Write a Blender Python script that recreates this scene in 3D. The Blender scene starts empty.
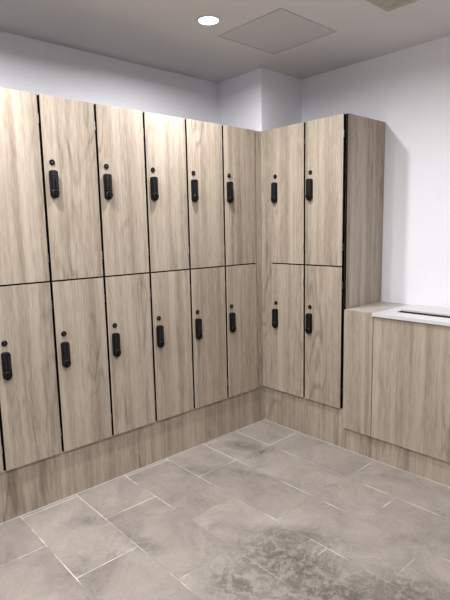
import bpy, bmesh, math
from mathutils import Vector, Matrix
C = bpy.context.scene.collection
PI = math.pi

# ------------------------------------------------------------------ measures (metres)
T = 0.018                    # how far the doors stand in front of the plinth
H = 2.514                    # ceiling
ZB, ZM, ZT = 0.2665, 1.1869, 2.097
D = 0.421                    # locker depth to the wall on the right
XW = -0.436                  # left wall
YC, XCOL = -0.017, 0.017     # boxed column in the corner
RX, RY = 3.7, -4.3           # room behind the camera
W = 0.30
S5 = -0.3838

# ------------------------------------------------------------------ mesh helpers
def box(bm, x0, x1, y0, y1, z0, z1, mi=0, bev=0.0):
    vs = [bm.verts.new((x, y, z)) for x in (x0, x1) for y in (y0, y1) for z in (z0, z1)]
    fs = []
    for q in ((0, 1, 3, 2), (4, 6, 7, 5), (0, 4, 5, 1), (2, 3, 7, 6), (0, 2, 6, 4), (1, 5, 7, 3)):
        f = bm.faces.new([vs[i] for i in q]); f.material_index = mi; fs.append(f)
    if bev:
        es = list({e for f in fs for e in f.edges})
        bmesh.ops.bevel(bm, geom=es, offset=bev, segments=2, affect='EDGES', profile=0.6)
    return fs

def prism(bm, pts, y0, y1, mi=0):
    """closed outline (x,z) pulled from y0 to y1 (y0 < y1, front is y0)"""
    a = [bm.verts.new((x, y0, z)) for x, z in pts]
    b = [bm.verts.new((x, y1, z)) for x, z in pts]
    n = len(pts)
    f0 = bm.faces.new(a); f1 = bm.faces.new(b[::-1]); f0.material_index = f1.material_index = mi
    for i in range(n):
        f = bm.faces.new((a[i], b[i], b[(i + 1) % n], a[(i + 1) % n])); f.material_index = mi
    return a

def loft(bm, rings, mi=0, cap0=True, cap1=True):
    vs = [[bm.verts.new(p) for p in r] for r in rings]
    n = len(rings[0])
    for a, b in zip(vs, vs[1:]):
        for i in range(n):
            f = bm.faces.new((a[i], a[(i + 1) % n], b[(i + 1) % n], b[i])); f.material_index = mi
    if cap0: bm.faces.new(vs[0][::-1]).material_index = mi
    if cap1: bm.faces.new(vs[-1]).material_index = mi

def obj(name, bm, mats, parent=None, smooth=False, loc=(0, 0, 0)):
    bmesh.ops.recalc_face_normals(bm, faces=bm.faces)
    me = bpy.data.meshes.new(name); bm.to_mesh(me); bm.free()
    for m in (mats if isinstance(mats, (list, tuple)) else [mats]): me.materials.append(m)
    if smooth:
        for p in me.polygons: p.use_smooth = True
        me.set_sharp_from_angle(angle=math.radians(38))
    o = bpy.data.objects.new(name, me); C.objects.link(o); o.location = loc
    if parent: o.parent = parent
    return o

def tag(o, label, cat, group=None):
    o['label'] = label; o['category'] = cat
    if group: o['group'] = group
    return o

def thing(name, label, cat, loc=(0, 0, 0), rz=0.0, group=None):
    o = bpy.data.objects.new(name, None); C.objects.link(o)
    o.location = loc; o.rotation_euler = (0, 0, rz)
    return tag(o, label, cat, group)

def struct(name, bm, mats):
    o = obj(name, bm, mats); o['kind'] = 'structure'; return o

def B(*a, **k):
    bm = bmesh.new(); box(bm, *a, **k); return bm

# ------------------------------------------------------------------ node helpers
class N:
    def __init__(s, name):
        s.m = bpy.data.materials.new(name); s.m.use_nodes = True
        s.t = s.m.node_tree; s.n = s.t.nodes; s.b = s.n['Principled BSDF']
    def link(s, a, b): s.t.links.new(a, b)
    def put(s, sock, v):
        if hasattr(v, 'is_output') or hasattr(v, 'links'): s.link(v, sock)
        else: sock.default_value = v
    def math(s, op, a, b=0.0, c=0.0, clamp=False):
        n = s.n.new('ShaderNodeMath'); n.operation = op; n.use_clamp = clamp
        for i, v in enumerate((a, b, c)): s.put(n.inputs[i], v)
        return n.outputs[0]
    def comb(s, x, y, z):
        n = s.n.new('ShaderNodeCombineXYZ')
        for i, v in enumerate((x, y, z)): s.put(n.inputs[i], v)
        return n.outputs[0]
    def noise(s, vec, scale=1.0, detail=4.0, rough=0.55, dist=0.0):
        n = s.n.new('ShaderNodeTexNoise'); s.link(vec, n.inputs['Vector'])
        n.inputs['Scale'].default_value = scale; n.inputs['Detail'].default_value = detail
        n.inputs['Roughness'].default_value = rough; n.inputs['Distortion'].default_value = dist
        return n.outputs['Fac']
    def ramp(s, fac, stops):
        n = s.n.new('ShaderNodeValToRGB'); s.link(fac, n.inputs['Fac']); e = n.color_ramp.elements
        while len(e) < len(stops): e.new(0.5)
        for el, (p, c) in zip(e, stops):
            el.position = p; el.color = (c, c, c, 1) if isinstance(c, float) else (*c, 1)
        return n.outputs['Color']
    def mix(s, fac, a, b, mode='MIX'):
        n = s.n.new('ShaderNodeMix'); n.data_type = 'RGBA'; n.blend_type = mode
        ins = [i for i in n.inputs if i.enabled]
        s.put(ins[0], fac)
        for sock, v in ((ins[1], a), (ins[2], b)):
            if isinstance(v, tuple): v = (*v, 1) if len(v) == 3 else v
            s.put(sock, v)
        return [o for o in n.outputs if o.enabled][0]
    def obj_xyz(s):
        tc = s.n.new('ShaderNodeTexCoord'); sp = s.n.new('ShaderNodeSeparateXYZ')
        s.link(tc.outputs['Object'], sp.inputs[0]); return sp.outputs, tc.outputs['Object']
    def bump(s, h, strength, dist=0.002):
        n = s.n.new('ShaderNodeBump'); s.link(h, n.inputs['Height'])
        n.inputs['Strength'].default_value = strength; n.inputs['Distance'].default_value = dist
        s.link(n.outputs[0], s.b.inputs['Normal'])

def plain(name, col, rough=0.5, metal=0.0, spec=0.5, var=0.06, scale=30.0):
    k = N(name); xyz, v = k.obj_xyz()
    f = k.noise(v, scale, 3.0)
    lo = tuple(c * (1 - var) for c in col); hi = tuple(min(1, c * (1 + var)) for c in col)
    k.link(k.ramp(f, [(0.3, lo), (0.7, hi)]), k.b.inputs['Base Color'])
    k.b.inputs['Roughness'].default_value = rough; k.b.inputs['Metallic'].default_value = metal
    k.b.inputs['Specular IOR Level'].default_value = spec
    return k.m

def wood(name, tint=(1, 1, 1)):
    k = N(name); (x, y, z), _ = k.obj_xyz()
    r = k.n.new('ShaderNodeObjectInfo').outputs['Random']
    off = k.math('MULTIPLY', r, 37.0)
    h = k.math('ADD', k.math('ADD', x, y), off)
    zz = k.math('ADD', z, k.math('MULTIPLY', r, 91.0))
    wob = k.noise(k.comb(k.math('MULTIPLY', h, 2.2), off, k.math('MULTIPLY', zz, 1.6)), 1.0, 3.0, 0.5)
    hw = k.math('ADD', h, k.math('MULTIPLY', wob, 0.022))
    broad = k.noise(k.comb(k.math('MULTIPLY', hw, 15.0), 0.0, k.math('MULTIPLY', zz, 0.35)), 1.0, 4.0, 0.6)
    fine = k.noise(k.comb(k.math('MULTIPLY', hw, 80.0), 3.0, k.math('MULTIPLY', zz, 3.4)), 1.0, 4.0, 0.6)
    pore = k.noise(k.comb(k.math('MULTIPLY', hw, 190.0), 7.0, k.math('MULTIPLY', zz, 14.0)), 1.0, 2.0, 0.6)
    # cathedral figure: level lines of a field stretched along the grain
    fld = k.noise(k.comb(k.math('MULTIPLY', h, 6.5), 11.0, k.math('MULTIPLY', zz, 1.25)), 1.0, 2.0, 0.45)
    ring = k.math('SINE', k.math('MULTIPLY', fld, 62.0))
    ring = k.math('POWER', k.math('MULTIPLY_ADD', ring, 0.5, 0.5), 3.0)
    blot = k.noise(k.comb(k.math('MULTIPLY', h, 3.0), 5.0, k.math('MULTIPLY', zz, 1.0)), 1.0, 2.0)
    ringm = k.math('MULTIPLY', ring, k.ramp(blot, [(0.48, 0.0), (0.64, 1.0)]))
    band = k.noise(k.comb(k.math('MULTIPLY', hw, 27.0), 23.0, k.math('MULTIPLY', zz, 0.22)), 1.0, 1.0, 0.4)
    s = k.math('MULTIPLY_ADD', k.math('SUBTRACT', band, 0.5), 0.20, k.math('MULTIPLY', broad, 0.46))
    s = k.math('MULTIPLY_ADD', fine, 0.26, s)
    s = k.math('MULTIPLY_ADD', pore, 0.26, s)
    s = k.math('MULTIPLY_ADD', ringm, -0.11, s)
    t = lambda c: tuple(a * b for a, b in zip(c, tint))
    col = k.ramp(s, [(0.32, t((0.200, 0.164, 0.133))), (0.44, t((0.322, 0.273, 0.229))),
                     (0.53, t((0.418, 0.363, 0.310))), (0.68, t((0.520, 0.463, 0.403)))])
    k.link(col, k.b.inputs['Base Color'])
    k.b.inputs['Roughness'].default_value = 0.5
    k.b.inputs['Specular IOR Level'].default_value = 0.35
    k.bump(fine, 0.12, 0.001)
    return k.m

WOOD = wood('ash_oak_laminate', (1.012, 0.998, 0.962))
BLACK = plain('black_compact_core', (0.003, 0.003, 0.003), 0.7, spec=0.08)
LOCKB = plain('black_lock_plastic', (0.004, 0.004, 0.005), 0.42, spec=0.22)
KEYB = plain('lock_button_grey', (0.016, 0.018, 0.022), 0.45, spec=0.3)
METAL = plain('satin_steel', (0.42, 0.41, 0.40), 0.4, 1.0)
WALL = plain('painted_plaster_wall', (0.86, 0.87, 0.935), 0.75, spec=0.2, var=0.012, scale=6)
CEIL = plain('painted_ceiling', (0.68, 0.665, 0.665), 0.85, spec=0.15, var=0.015, scale=3)
PANEL = plain('painted_hatch', (0.56, 0.555, 0.565), 0.7, spec=0.2, var=0.015, scale=4)
VENT = plain('cream_vent_metal', (0.42, 0.40, 0.34), 0.5, var=0.03)
WHITE = plain('white_solid_surface', (0.64, 0.64, 0.66), 0.3, var=0.015)
DARK = plain('dark_cabinet_inside', (0.02, 0.02, 0.02), 0.8)
GREYTOP = plain('grey_laminate_top', (0.45, 0.42, 0.39), 0.45, var=0.10, scale=18)

def floor_mat():
    k = N('concrete_look_tiles'); (x, y, z), v = k.obj_xyz()
    br = k.n.new('ShaderNodeTexBrick'); br.offset = 0.5; br.offset_frequency = 2; br.squash = 1.0
    k.link(k.comb(k.math('ADD', x, -0.030 + 0.607 * 10), k.math('ADD', y, 0.003 + 0.304 * 21), 0.0), br.inputs['Vector'])
    br.inputs['Scale'].default_value = 1.0; br.inputs['Brick Width'].default_value = 0.607
    br.inputs['Row Height'].default_value = 0.304; br.inputs['Mortar Size'].default_value = 0.0023
    br.inputs['Mortar Smooth'].default_value = 0.15; br.inputs['Bias'].default_value = 0.0
    br.inputs['Color1'].default_value = (0, 0, 0, 1); br.inputs['Color2'].default_value = (1, 1, 1, 1)
    br.inputs['Mortar'].default_value = (0.5, 0.5, 0.5, 1)
    tile = br.outputs['Color']; grout = br.outputs['Fac']
    cl = k.noise(v, 4.2, 8.0, 0.70, 0.6)
    cl2 = k.noise(v, 60.0, 6.0, 0.75)
    s = k.math('MULTIPLY_ADD', cl2, 0.32, k.math('MULTIPLY', cl, 0.68))
    col = k.ramp(s, [(0.33, (0.210, 0.186, 0.170)), (0.5, (0.305, 0.273, 0.251)), (0.67, (0.385, 0.350, 0.325))])
    col = k.mix(0.14, col, tile, 'SOFT_LIGHT')
    # veins, as in printed concrete-look tiles
    vn = k.noise(v, 4.5, 5.0, 0.6, 1.2)
    vein = k.math('SUBTRACT', 1.0, k.math('MULTIPLY', k.math('ABSOLUTE', k.math('SUBTRACT', vn, 0.5)), 45.0), clamp=True)
    vmask = k.ramp(k.noise(k.comb(x, y, 4.0), 2.3, 2.0), [(0.54, 0.0), (0.66, 1.0)])
    col = k.mix(k.math('MULTIPLY', k.math('MULTIPLY', vein, vmask), 0.5), col, (0.16, 0.145, 0.13))
    pit = k.ramp(k.noise(v, 95.0, 2.0, 0.5), [(0.66, 0.0), (0.72, 1.0)])
    pitm = k.ramp(k.noise(k.comb(x, y, 14.0), 3.0, 3.0), [(0.48, 0.0), (0.60, 1.0)])
    col = k.mix(k.math('MULTIPLY', k.math('MULTIPLY', pit, pitm), 0.45), col, (0.11, 0.10, 0.09))
    # scuffed, dirty patches
    def blob(cx, cy, rx, ry, ang=0.0):
        dx = k.math('SUBTRACT', x, cx); dy = k.math('SUBTRACT', y, cy)
        c, s_ = math.cos(ang), math.sin(ang)
        u = k.math('DIVIDE', k.math('ADD', k.math('MULTIPLY', dx, c), k.math('MULTIPLY', dy, s_)), rx)
        w = k.math('DIVIDE', k.math('SUBTRACT', k.math('MULTIPLY', dy, c), k.math('MULTIPLY', dx, s_)), ry)
        d = k.math('SQRT', k.math('ADD', k.math('MULTIPLY', u, u), k.math('MULTIPLY', w, w)))
        return k.math('SUBTRACT', 1.25, d, clamp=True)
    m = None
    for b in STAINS:
        q = k.math('MULTIPLY', blob(*b[:5]), b[5])
        m = q if m is None else k.math('MAXIMUM', m, q)
    dn = k.noise(v, 7.5, 8.0, 0.72, 2.6)
    dn2 = k.noise(v, 46.0, 5.0, 0.75, 1.2)
    st = k.math('MULTIPLY_ADD', dn2, 0.42, k.math('MULTIPLY', dn, 0.58))
    st = k.math('MULTIPLY', k.ramp(st, [(0.445, 0.0), (0.535, 1.0)]), m)
    col = k.mix(k.math('MULTIPLY', st, 0.80), col, (0.052, 0.045, 0.037))
    soft = k.math('MULTIPLY', m, 0.26)
    col = k.mix(soft, col, (0.12, 0.11, 0.10))
    # grout: fresh in places, worn and dark elsewhere
    gn = k.noise(k.comb(x, y, 9.0), 4.0, 3.0, 0.6)
    gn = k.math('MULTIPLY_ADD', k.math('LESS_THAN', x, 0.345), 0.09, gn)
    gn = k.math('MULTIPLY_ADD', k.math('GREATER_THAN', y, -0.335), 0.07, gn)
    gcol = k.ramp(gn, [(0.47, (0.26, 0.233, 0.215)), (0.54, (0.40, 0.365, 0.34)), (0.64, (0.70, 0.66, 0.63))])
    gcol = k.mix(k.math('MULTIPLY', m, 0.9), gcol, (0.20, 0.18, 0.16))
    col = k.mix(grout, col, gcol)
    edge = k.math('MAXIMUM', k.math('LESS_THAN', x, 0.009), k.math('GREATER_THAN', y, -0.009))
    col = k.mix(k.math('MULTIPLY', edge, 0.6), col, (0.50, 0.465, 0.43))
    k.link(col, k.b.inputs['Base Color'])
    k.link(k.math('MULTIPLY_ADD', cl2, 0.25, 0.42), k.b.inputs['Roughness'])
    k.b.inputs['Specular IOR Level'].default_value = 0.35
    k.bump(k.math('SUBTRACT', k.math('MULTIPLY', cl2, 0.25), grout), 0.25, 0.002)
    return k.m
# centre x, y, radii, turn, strength of each dirty patch
STAINS = [(1.20, -1.12, 0.30, 0.20, 0.3, 1.0), (1.45, -1.16, 0.34, 0.20, 0.5, 1.0),
          (1.10, -0.95, 0.26, 0.09, 0.5, 0.65), (1.64, -0.93, 0.22, 0.16, 0.4, 0.75), (1.13, -1.36, 0.18, 0.12, 0.3, 0.8),
          (0.22, -0.44, 0.14, 0.06, 0.4, 0.8), (0.37, -0.43, 0.04, 0.12, -0.1, 0.85), (0.28, -0.86, 0.20, 0.07, 0.5, 0.35),
          (0.62, -1.50, 0.14, 0.05, 0.2, 0.5), (0.28, -1.60, 0.12, 0.04, 0.9, 0.5), (0.55, -0.66, 0.22, 0.03, 0.4, 0.55)]
FLOOR = floor_mat()

def glow(name, col, power):
    k = N(name); xyz, v = k.obj_xyz()
    f = k.noise(v, 20.0)
    k.b.inputs['Base Color'].default_value = (0.9, 0.9, 0.9, 1)
    k.link(k.ramp(f, [(0.0, tuple(c * 0.97 for c in col)), (1.0, col)]), k.b.inputs['Emission Color'])
    k.b.inputs['Emission Strength'].default_value = power
    return k.m
LENS = glow('lit_downlight_lens', (0.95, 0.97, 1.0), 14.0)

# ------------------------------------------------------------------ setting
struct('floor', B(XW - .1, RX, RY, D + .1, -0.05, 0.0), FLOOR)
struct('ceiling', B(XW - .1, RX, RY, D + .1, H, H + 0.05), CEIL)
struct('wall_left', B(XW - .1, XW, RY, D + .1, 0, H), WALL)
struct('wall_back', B(XW, RX, D, D + .1, 0, H), WALL)
struct('wall_corner', B(XW, XCOL, YC, D, ZT + .001, H), WALL)
FAR = plain('beige_far_wall', (0.58, 0.55, 0.52), 0.8, var=0.02, scale=3)
struct('wall_right', B(RX, RX + .1, RY, D + .1, 0, H), FAR)
struct('wall_front', B(XW - .1, RX + .1, RY - .1, RY, 0, H), FAR)

# ------------------------------------------------------------------ lockers
GAP = 0.013
DW = W - GAP                                  # door width

def stadium(w, h, n=10, top_r=None):
    """pill outline (x,z) round the origin, top corners less round when top_r is given"""
    r = w / 2; rt = top_r or r; pts = []
    for i in range(n + 1):
        a = PI + PI * i / n; pts.append((r * math.cos(a), -h / 2 + r + r * math.sin(a)))
    for cx, a0 in ((w / 2 - rt, 0), (-w / 2 + rt, PI / 2)):
        for i in range(n // 2 + 1):
            a = a0 + PI / 2 * i / (n // 2); pts.append((cx + rt * math.cos(a), h / 2 - rt + rt * math.sin(a)))
    return pts

def lock_bm():
    bm = bmesh.new()
    w, h = 0.040, 0.138
    o = stadium(w, h, 12, 0.012)
    sc = lambda s, dz=0: [(x * s, z * (1 - (1 - s) * w / h)) for x, z in o]
    loft(bm, [[(x, 0, z) for x, z in o], [(x, -0.018, z) for x, z in o],
              [(x, -0.0225, z) for x, z in sc(0.94)], [(x, -0.024, z) for x, z in sc(0.84)]])
    # turning knob at the lower end, with a grip bar
    ck = -0.042
    for r, y0, y1 in ((0.0195, -0.020, -0.0285),):
        ring = lambda rr, y: [(rr * math.cos(2 * PI * i / 28), y, ck + rr * math.sin(2 * PI * i / 28)) for i in range(28)]
        loft(bm, [ring(r, y0), ring(r, y1 + .003), ring(r - .003, y1)])
    box(bm, -0.005, 0.005, -0.032, -0.0275, ck - 0.016, ck + 0.016, 0, 0.0015)
    # two columns of push buttons on the keypad
    for i in range(6):
        for s in (-1, 1):
            ring = lambda rr, y: [(s * 0.0082 + rr * math.cos(2 * PI * j / 12), y, 0.045 - i * 0.0118 + 0.8 * rr * math.sin(2 * PI * j / 12)) for j in range(12)]
            loft(bm, [ring(0.0052, -0.0235), ring(0.0050, -0.0258), ring(0.0036, -0.0265)], 1)
    return bm

def cylinder_bm():
    bm = bmesh.new()
    ring = lambda rr, y: [(rr * math.cos(2 * PI * i / 24), y, rr * math.sin(2 * PI * i / 24)) for i in range(24)]
    loft(bm, [ring(0.0145, 0), ring(0.0145, -0.003), ring(0.0125, -0.0055), ring(0.0060, -0.0055), ring(0.0055, -0.0035)])
    box(bm, -0.0012, 0.0012, -0.0045, -0.003, -0.0035, 0.0035, 1)     # key slot
    return bm

def door_bm(w, h):
    bm = bmesh.new()
    fs = box(bm, 0, w, -0.012, 0, 0, h, 1, 0.0008)
    bm.normal_update()
    for f in bm.faces:
        if abs(f.normal.y) > 0.6: f.material_index = 0
    return bm

def make_locker(name, label, group):
    """two doors, one above the other; local x along the row, local -y is the front, origin at the floor"""
    t = thing(name, label, 'locker', (0, 0, 0), 0, group)
    bm = bmesh.new(); a = 0.006
    z0, z1 = ZB + .001, ZT - .001
    dep = D - 0.004
    box(bm, 0.0005, a, 0.0, dep, z0, z1); box(bm, W - a, W - 0.0005, 0.0, dep, z0, z1)
    box(bm, a, W - a, 0.0, dep, z0, z0 + .012); box(bm, a, W - a, 0.0, dep, z1 - .012, z1)
    box(bm, a, W - a, 0.0, dep, ZM - .006, ZM + .006); box(bm, a, W - a, dep - .006, dep, z0 + .012, z1 - .012)
    obj('carcass', bm, BLACK, t)
    for z0, z1, zl, zk in ((ZB + .002, ZM - .004, 0.797, 0.908), (ZM + .004, ZT, 1.671, 1.779)):
        d = obj('door', door_bm(DW, z1 - z0), [WOOD, BLACK], t, loc=(GAP / 2, -T + .012, z0))
        lx = 0.047 - GAP / 2
        obj('digital_lock', lock_bm(), [LOCKB, KEYB], d, True, (lx, -0.0118, zl - z0))
        obj('key_cylinder', cylinder_bm(), [LOCKB, METAL], d, True, (lx + .001, -0.0118, zk - z0))
        for zh in (0.115, z1 - z0 - 0.115):
            hb = bmesh.new()
            box(hb, DW - 0.0035, DW + 0.0008, -0.0126, 0.002, zh - .022, zh + .022, 0, 0.0004)
            for s in (-1, 0, 1): box(hb, DW + 0.0003, DW + 0.0024, -0.0132, -0.009, zh + s * .015 - .006, zh + s * .015 + .006, 0, 0.0005)
            obj('hinge', hb, METAL, d)
    return t

def copy_thing(src, label, loc, rz):
    r = src.copy(); C.objects.link(r); r.location = loc; r.rotation_euler = (0, 0, rz); r['label'] = label
    for ch in list(src.children):
        c = ch.copy(); C.objects.link(c); c.parent = r
        for g in list(ch.children):
            s = g.copy(); C.objects.link(s); s.parent = c
    return r

ROW = 'two-door locker columns along the left wall'
LEFT = [(5, 'two-door wood-grain locker column nearest the corner in the left-hand row'),
        (4, 'second wood-grain locker column from the corner in the left-hand row'),
        (3, 'third wood-grain locker column from the corner in the left-hand row'),
        (2, 'fourth wood-grain locker column from the corner in the left-hand row'),
        (1, 'fifth wood-grain locker column from the corner in the left-hand row'),
        (0, 'sixth wood-grain locker column from the corner, cut by the left edge of the photo'),
        (-1, 'seventh wood-grain locker column from the corner, a sliver at the photo\'s left edge')]
first = None
for k, lab in LEFT:
    loc = (0, S5 - W * (5 - k), 0)
    if first is None:
        first = make_locker('locker', lab, ROW); first.location = loc; first.rotation_euler = (0, 0, PI / 2)
    else:
        last = copy_thing(first, lab, loc, PI / 2)
XG = 0.3936
RR = 'two-door locker columns on the right-hand wall'
r1 = copy_thing(first, 'wood-grain locker column on the right-hand run, inner one beside the corner', (XG - W, 0, 0), 0)
r2 = copy_thing(first, 'wood-grain locker column ending the right-hand run, its tall side panel showing', (XG, 0, 0), 0)
for r in (r1, r2): r['group'] = RR
# finished side panel on the exposed end of the last column (local coordinates of that column)
bm = bmesh.new(); box(bm, W + .0005, W + .0145, 0.0, D - .003, ZB + .001, ZT, 1, 0.0006)
bm.normal_update()
for f in bm.faces:
    if f.normal.x > 0.6: f.material_index = 0
obj('side_panel', bm, [WOOD, BLACK], r2)
XS = XG + W + .0145
obj('side_panel', B(-.0145, -.0005, 0.0, D - .003, ZB + .001, ZT, bev=.0006), WOOD, last)

# filler strips where the two runs meet
tag(obj('filler_strip', B(-0.009, 0.005, S5 + W + .003, -T - .001, ZB + .002, ZT, bev=.0006), WOOD),
    'narrow recessed wood-grain filler strip left of the corner seam, full locker height', 'filler strip')
tag(obj('filler_strip', B(0.0054, XG - W + .0058, -T, -0.004, ZB + .002, ZT, bev=.0006), WOOD),
    'wood-grain filler strip right of the corner seam, beside the inner right-hand lockers', 'filler strip')

# plinths
S_END = S5 - W * 6
bm = bmesh.new(); box(bm, -0.018, 0.0, S_END, -0.0005, 0.0, ZB); box(bm, XW + .002, -0.018, S_END, S_END + .018, 0.0, ZB)
tag(obj('plinth_board', bm, WOOD),
    'long wood-grain plinth board on the floor under the left-hand lockers', 'plinth')
tag(obj('plinth_board', B(0.0005, XS - .0005, 0.0, 0.018, 0.0, ZB, bev=.0004), WOOD),
    'wood-grain plinth board on the floor under the two right-hand locker columns', 'plinth')
bm = bmesh.new(); box(bm, XS, 2.09, 0.0, 0.018, 0.0, 0.147); box(bm, 2.072, 2.09, 0.018, D - .002, 0.0, 0.147)
tag(obj('plinth_board', bm, WOOD),
    'low wood-grain plinth board on the floor under the counter cabinets', 'plinth')

# ------------------------------------------------------------------ low counter
ZC0, ZC1 = 0.148, 0.921
XC = 0.914
t = thing('filler_cabinet', 'narrow low wood-grain cabinet with grey top between tall lockers and white counter', 'cabinet', (XS, 0, 0))
w = XC - XS - .004
obj('front_panel', B(0.001, w, -T, -T + .014, ZC0, ZC1 - .002, bev=.0008), WOOD, t)
obj('carcass', B(0.001, w, -T + .0145, D - .003, ZC0, ZC1 - .014), DARK, t)
obj('cabinet_top', B(0.001, w + .002, -T + .0145, D - .002, ZC1 - .0135, ZC1, bev=.0008), GREYTOP, t)

t = thing('counter_cabinet', 'wide low wood-grain cabinet under the white slotted counter', 'cabinet', (XC, 0, 0))
CW = 1.18
for x0, x1 in ((0.0, 0.62), (0.624, CW)):
    obj('front_panel', B(x0 + .001, x1, -T, -T + .014, ZC0, ZC1 - .024, bev=.0008), WOOD, t)
bm = bmesh.new()
box(bm, 0.0, 0.014, -T + .015, D - .003, ZC0, ZC1 - .02); box(bm, CW - .014, CW, -T + .015, D - .003, ZC0, ZC1 - .02)
box(bm, 0.014, CW - .014, -T + .015, D - .003, ZC0, ZC0 + .014); box(bm, 0.014, CW - .014, D - .012, D - .003, ZC0 + .014, ZC1 - .02)
obj('carcass', bm, DARK, t)

t = thing('worktop', 'white solid-surface counter top with a long dark slot, on the low cabinet', 'counter', (XC, 0, ZC1))
bm = bmesh.new()
sx0, sx1, sy0, sy1 = 0.080, CW - .08, 0.098, 0.160
y0, y1, zb, zt = -T - .012, D - .0015, -0.019, 0.0
for a in ((-.003, CW, y0, sy0), (-.003, CW, sy1, y1), (-.003, sx0, sy0, sy1), (sx1, CW, sy0, sy1)):
    box(bm, a[0], a[1], a[2], a[3], zb, zt)
bmesh.ops.remove_doubles(bm, verts=bm.verts, dist=1e-5)
obj('slab', bm, WHITE, t)
bm = bmesh.new()
e = 0.0022
for a in ((sx0, sx1, sy0, sy0 + e), (sx0, sx1, sy1 - e, sy1), (sx0, sx0 + e, sy0 + e, sy1 - e), (sx1 - e, sx1, sy0 + e, sy1 - e)):
    box(bm, a[0] + .0003, a[1] - .0003, a[2] + .0003, a[3] - .0003, -0.03, -0.0008)
obj('slot_liner', bm, DARK, t)
obj('slot_lid', B(sx0 - .004, sx1 + .004, sy1, y1 - .03, 0.0, 0.010, bev=.002), WHITE, t)

# ------------------------------------------------------------------ ceiling fittings
t = thing('downlight', 'round lit recessed downlight in the ceiling beside the square hatch', 'ceiling light', (0.382, -0.798, H))
bm = bmesh.new()
ring = lambda rr, z: [(rr * math.cos(2 * PI * i / 40), rr * math.sin(2 * PI * i / 40), z) for i in range(40)]
loft(bm, [ring(.064, 0), ring(.064, -.003), ring(.060, -.006), ring(.053, -.006), ring(.049, -.002)], 0, True, False)
obj('trim_ring', bm, WHITE, t, True)
bm = bmesh.new(); loft(bm, [ring(.0495, -.0012), ring(.0495, -.0030), ring(.036, -.0042)])
obj('lens', bm, LENS, t, True)

t = thing('access_panel', 'square flush access hatch in the ceiling right of the downlight', 'ceiling hatch', (0.25, -0.615, H))
bm = bmesh.new(); a = 0.470
for q in ((0, a, 0, .012), (0, a, a - .012, a), (0, .012, .012, a - .012), (a - .012, a, .012, a - .012)):
    box(bm, q[0], q[1], q[2], q[3], -.005, 0)
obj('hatch_frame', bm, PANEL, t)
obj('hatch_door', B(.0145, a - .0145, .0145, a - .0145, -.004, 0, bev=.001), PANEL, t)

t = thing('air_vent', 'square cream ceiling air vent at the top edge of the photo', 'air vent', (1.05, -0.655, H))
bm = bmesh.new(); a = 0.48
def frame(bm, i0, i1, z0, z1, slope=0.0):
    """square ring between insets i0 and i1, dropping to z0 at the outside"""
    o = [(i0, i0), (a - i0, i0), (a - i0, a - i0), (i0, a - i0)]
    n = [(i1, i1), (a - i1, i1), (a - i1, a - i1), (i1, a - i1)]
    r = [[(x, y, z1) for x, y in o], [(x, y, z0) for x, y in o], [(x, y, z0 + slope) for x, y in n], [(x, y, z1 + slope * 0) for x, y in n]]
    loft(bm, r, 0, False, False)
frame(bm, 0, .030, -.010, 0)
obj('vent_frame', bm, VENT, t)
for i in range(5):
    bm = bmesh.new(); i0 = .040 + i * .036
    frame(bm, i0, i0 + .022, -.016, -.001, .011)
    obj('louvre', bm, VENT, t)
obj('vent_core', B(.03, a - .03, .03, a - .03, -.0009, 0), plain('vent_dark', (0.16, .15, .12), .8), t)

# ------------------------------------------------------------------ light
def lamp(loc, power, size=0.085, col=(1, 0.985, 0.97), spread=170):
    l = bpy.data.lights.new('downlight_lamp', 'AREA'); l.shape = 'DISK'; l.size = size
    l.energy = power; l.color = col; l.spread = math.radians(spread)
    o = bpy.data.objects.new('downlight_lamp', l); C.objects.link(o); o.location = loc
    return o
lamp((0.382, -0.798, H - .010), 18)
lamp((0.40, -1.98, H - .010), 21)
lamp((1.75, -0.80, H - .010), 12)
lamp((1.75, -2.1, H - .010), 21)
lamp((0.5, -3.3, H - .010), 15)
lamp((2.3, -3.5, H - .010), 15)
w = bpy.data.worlds.new('World'); bpy.context.scene.world = w; w.use_nodes = True
w.node_tree.nodes['Background'].inputs[0].default_value = (0.9, 0.95, 1, 1)
w.node_tree.nodes['Background'].inputs[1].default_value = 0.2

# ------------------------------------------------------------------ camera
yaw, pitch, roll, f = 0.8345, -0.1425, -0.0210, 495.02
cy, sy, cp, sp = math.cos(yaw), math.sin(yaw), math.cos(pitch), math.sin(pitch)
F = Vector((-sy * cp, cy * cp, sp)); R0 = Vector((cy, sy, 0)); U0 = R0.cross(F)
cr, sr = math.cos(roll), math.sin(roll)
R = cr * R0 + sr * U0; U = -sr * R0 + cr * U0
cd = bpy.data.cameras.new('camera'); cd.sensor_fit = 'VERTICAL'; cd.sensor_height = 24.0
cd.lens = f * 24.0 / 600.0; cd.clip_start = 0.02
cam = bpy.data.objects.new('camera', cd); C.objects.link(cam)
M = Matrix((R, U, -F)).transposed().to_4x4(); M.translation = Vector((2.4673, -2.6134, 1.4328))
cam.matrix_world = M
sc = bpy.context.scene; sc.camera = cam
sc.view_settings.view_transform = 'Standard'; sc.view_settings.look = 'None'
sc.view_settings.exposure = 0.08
sc.cycles.max_bounces = 10; sc.cycles.diffuse_bounces = 6
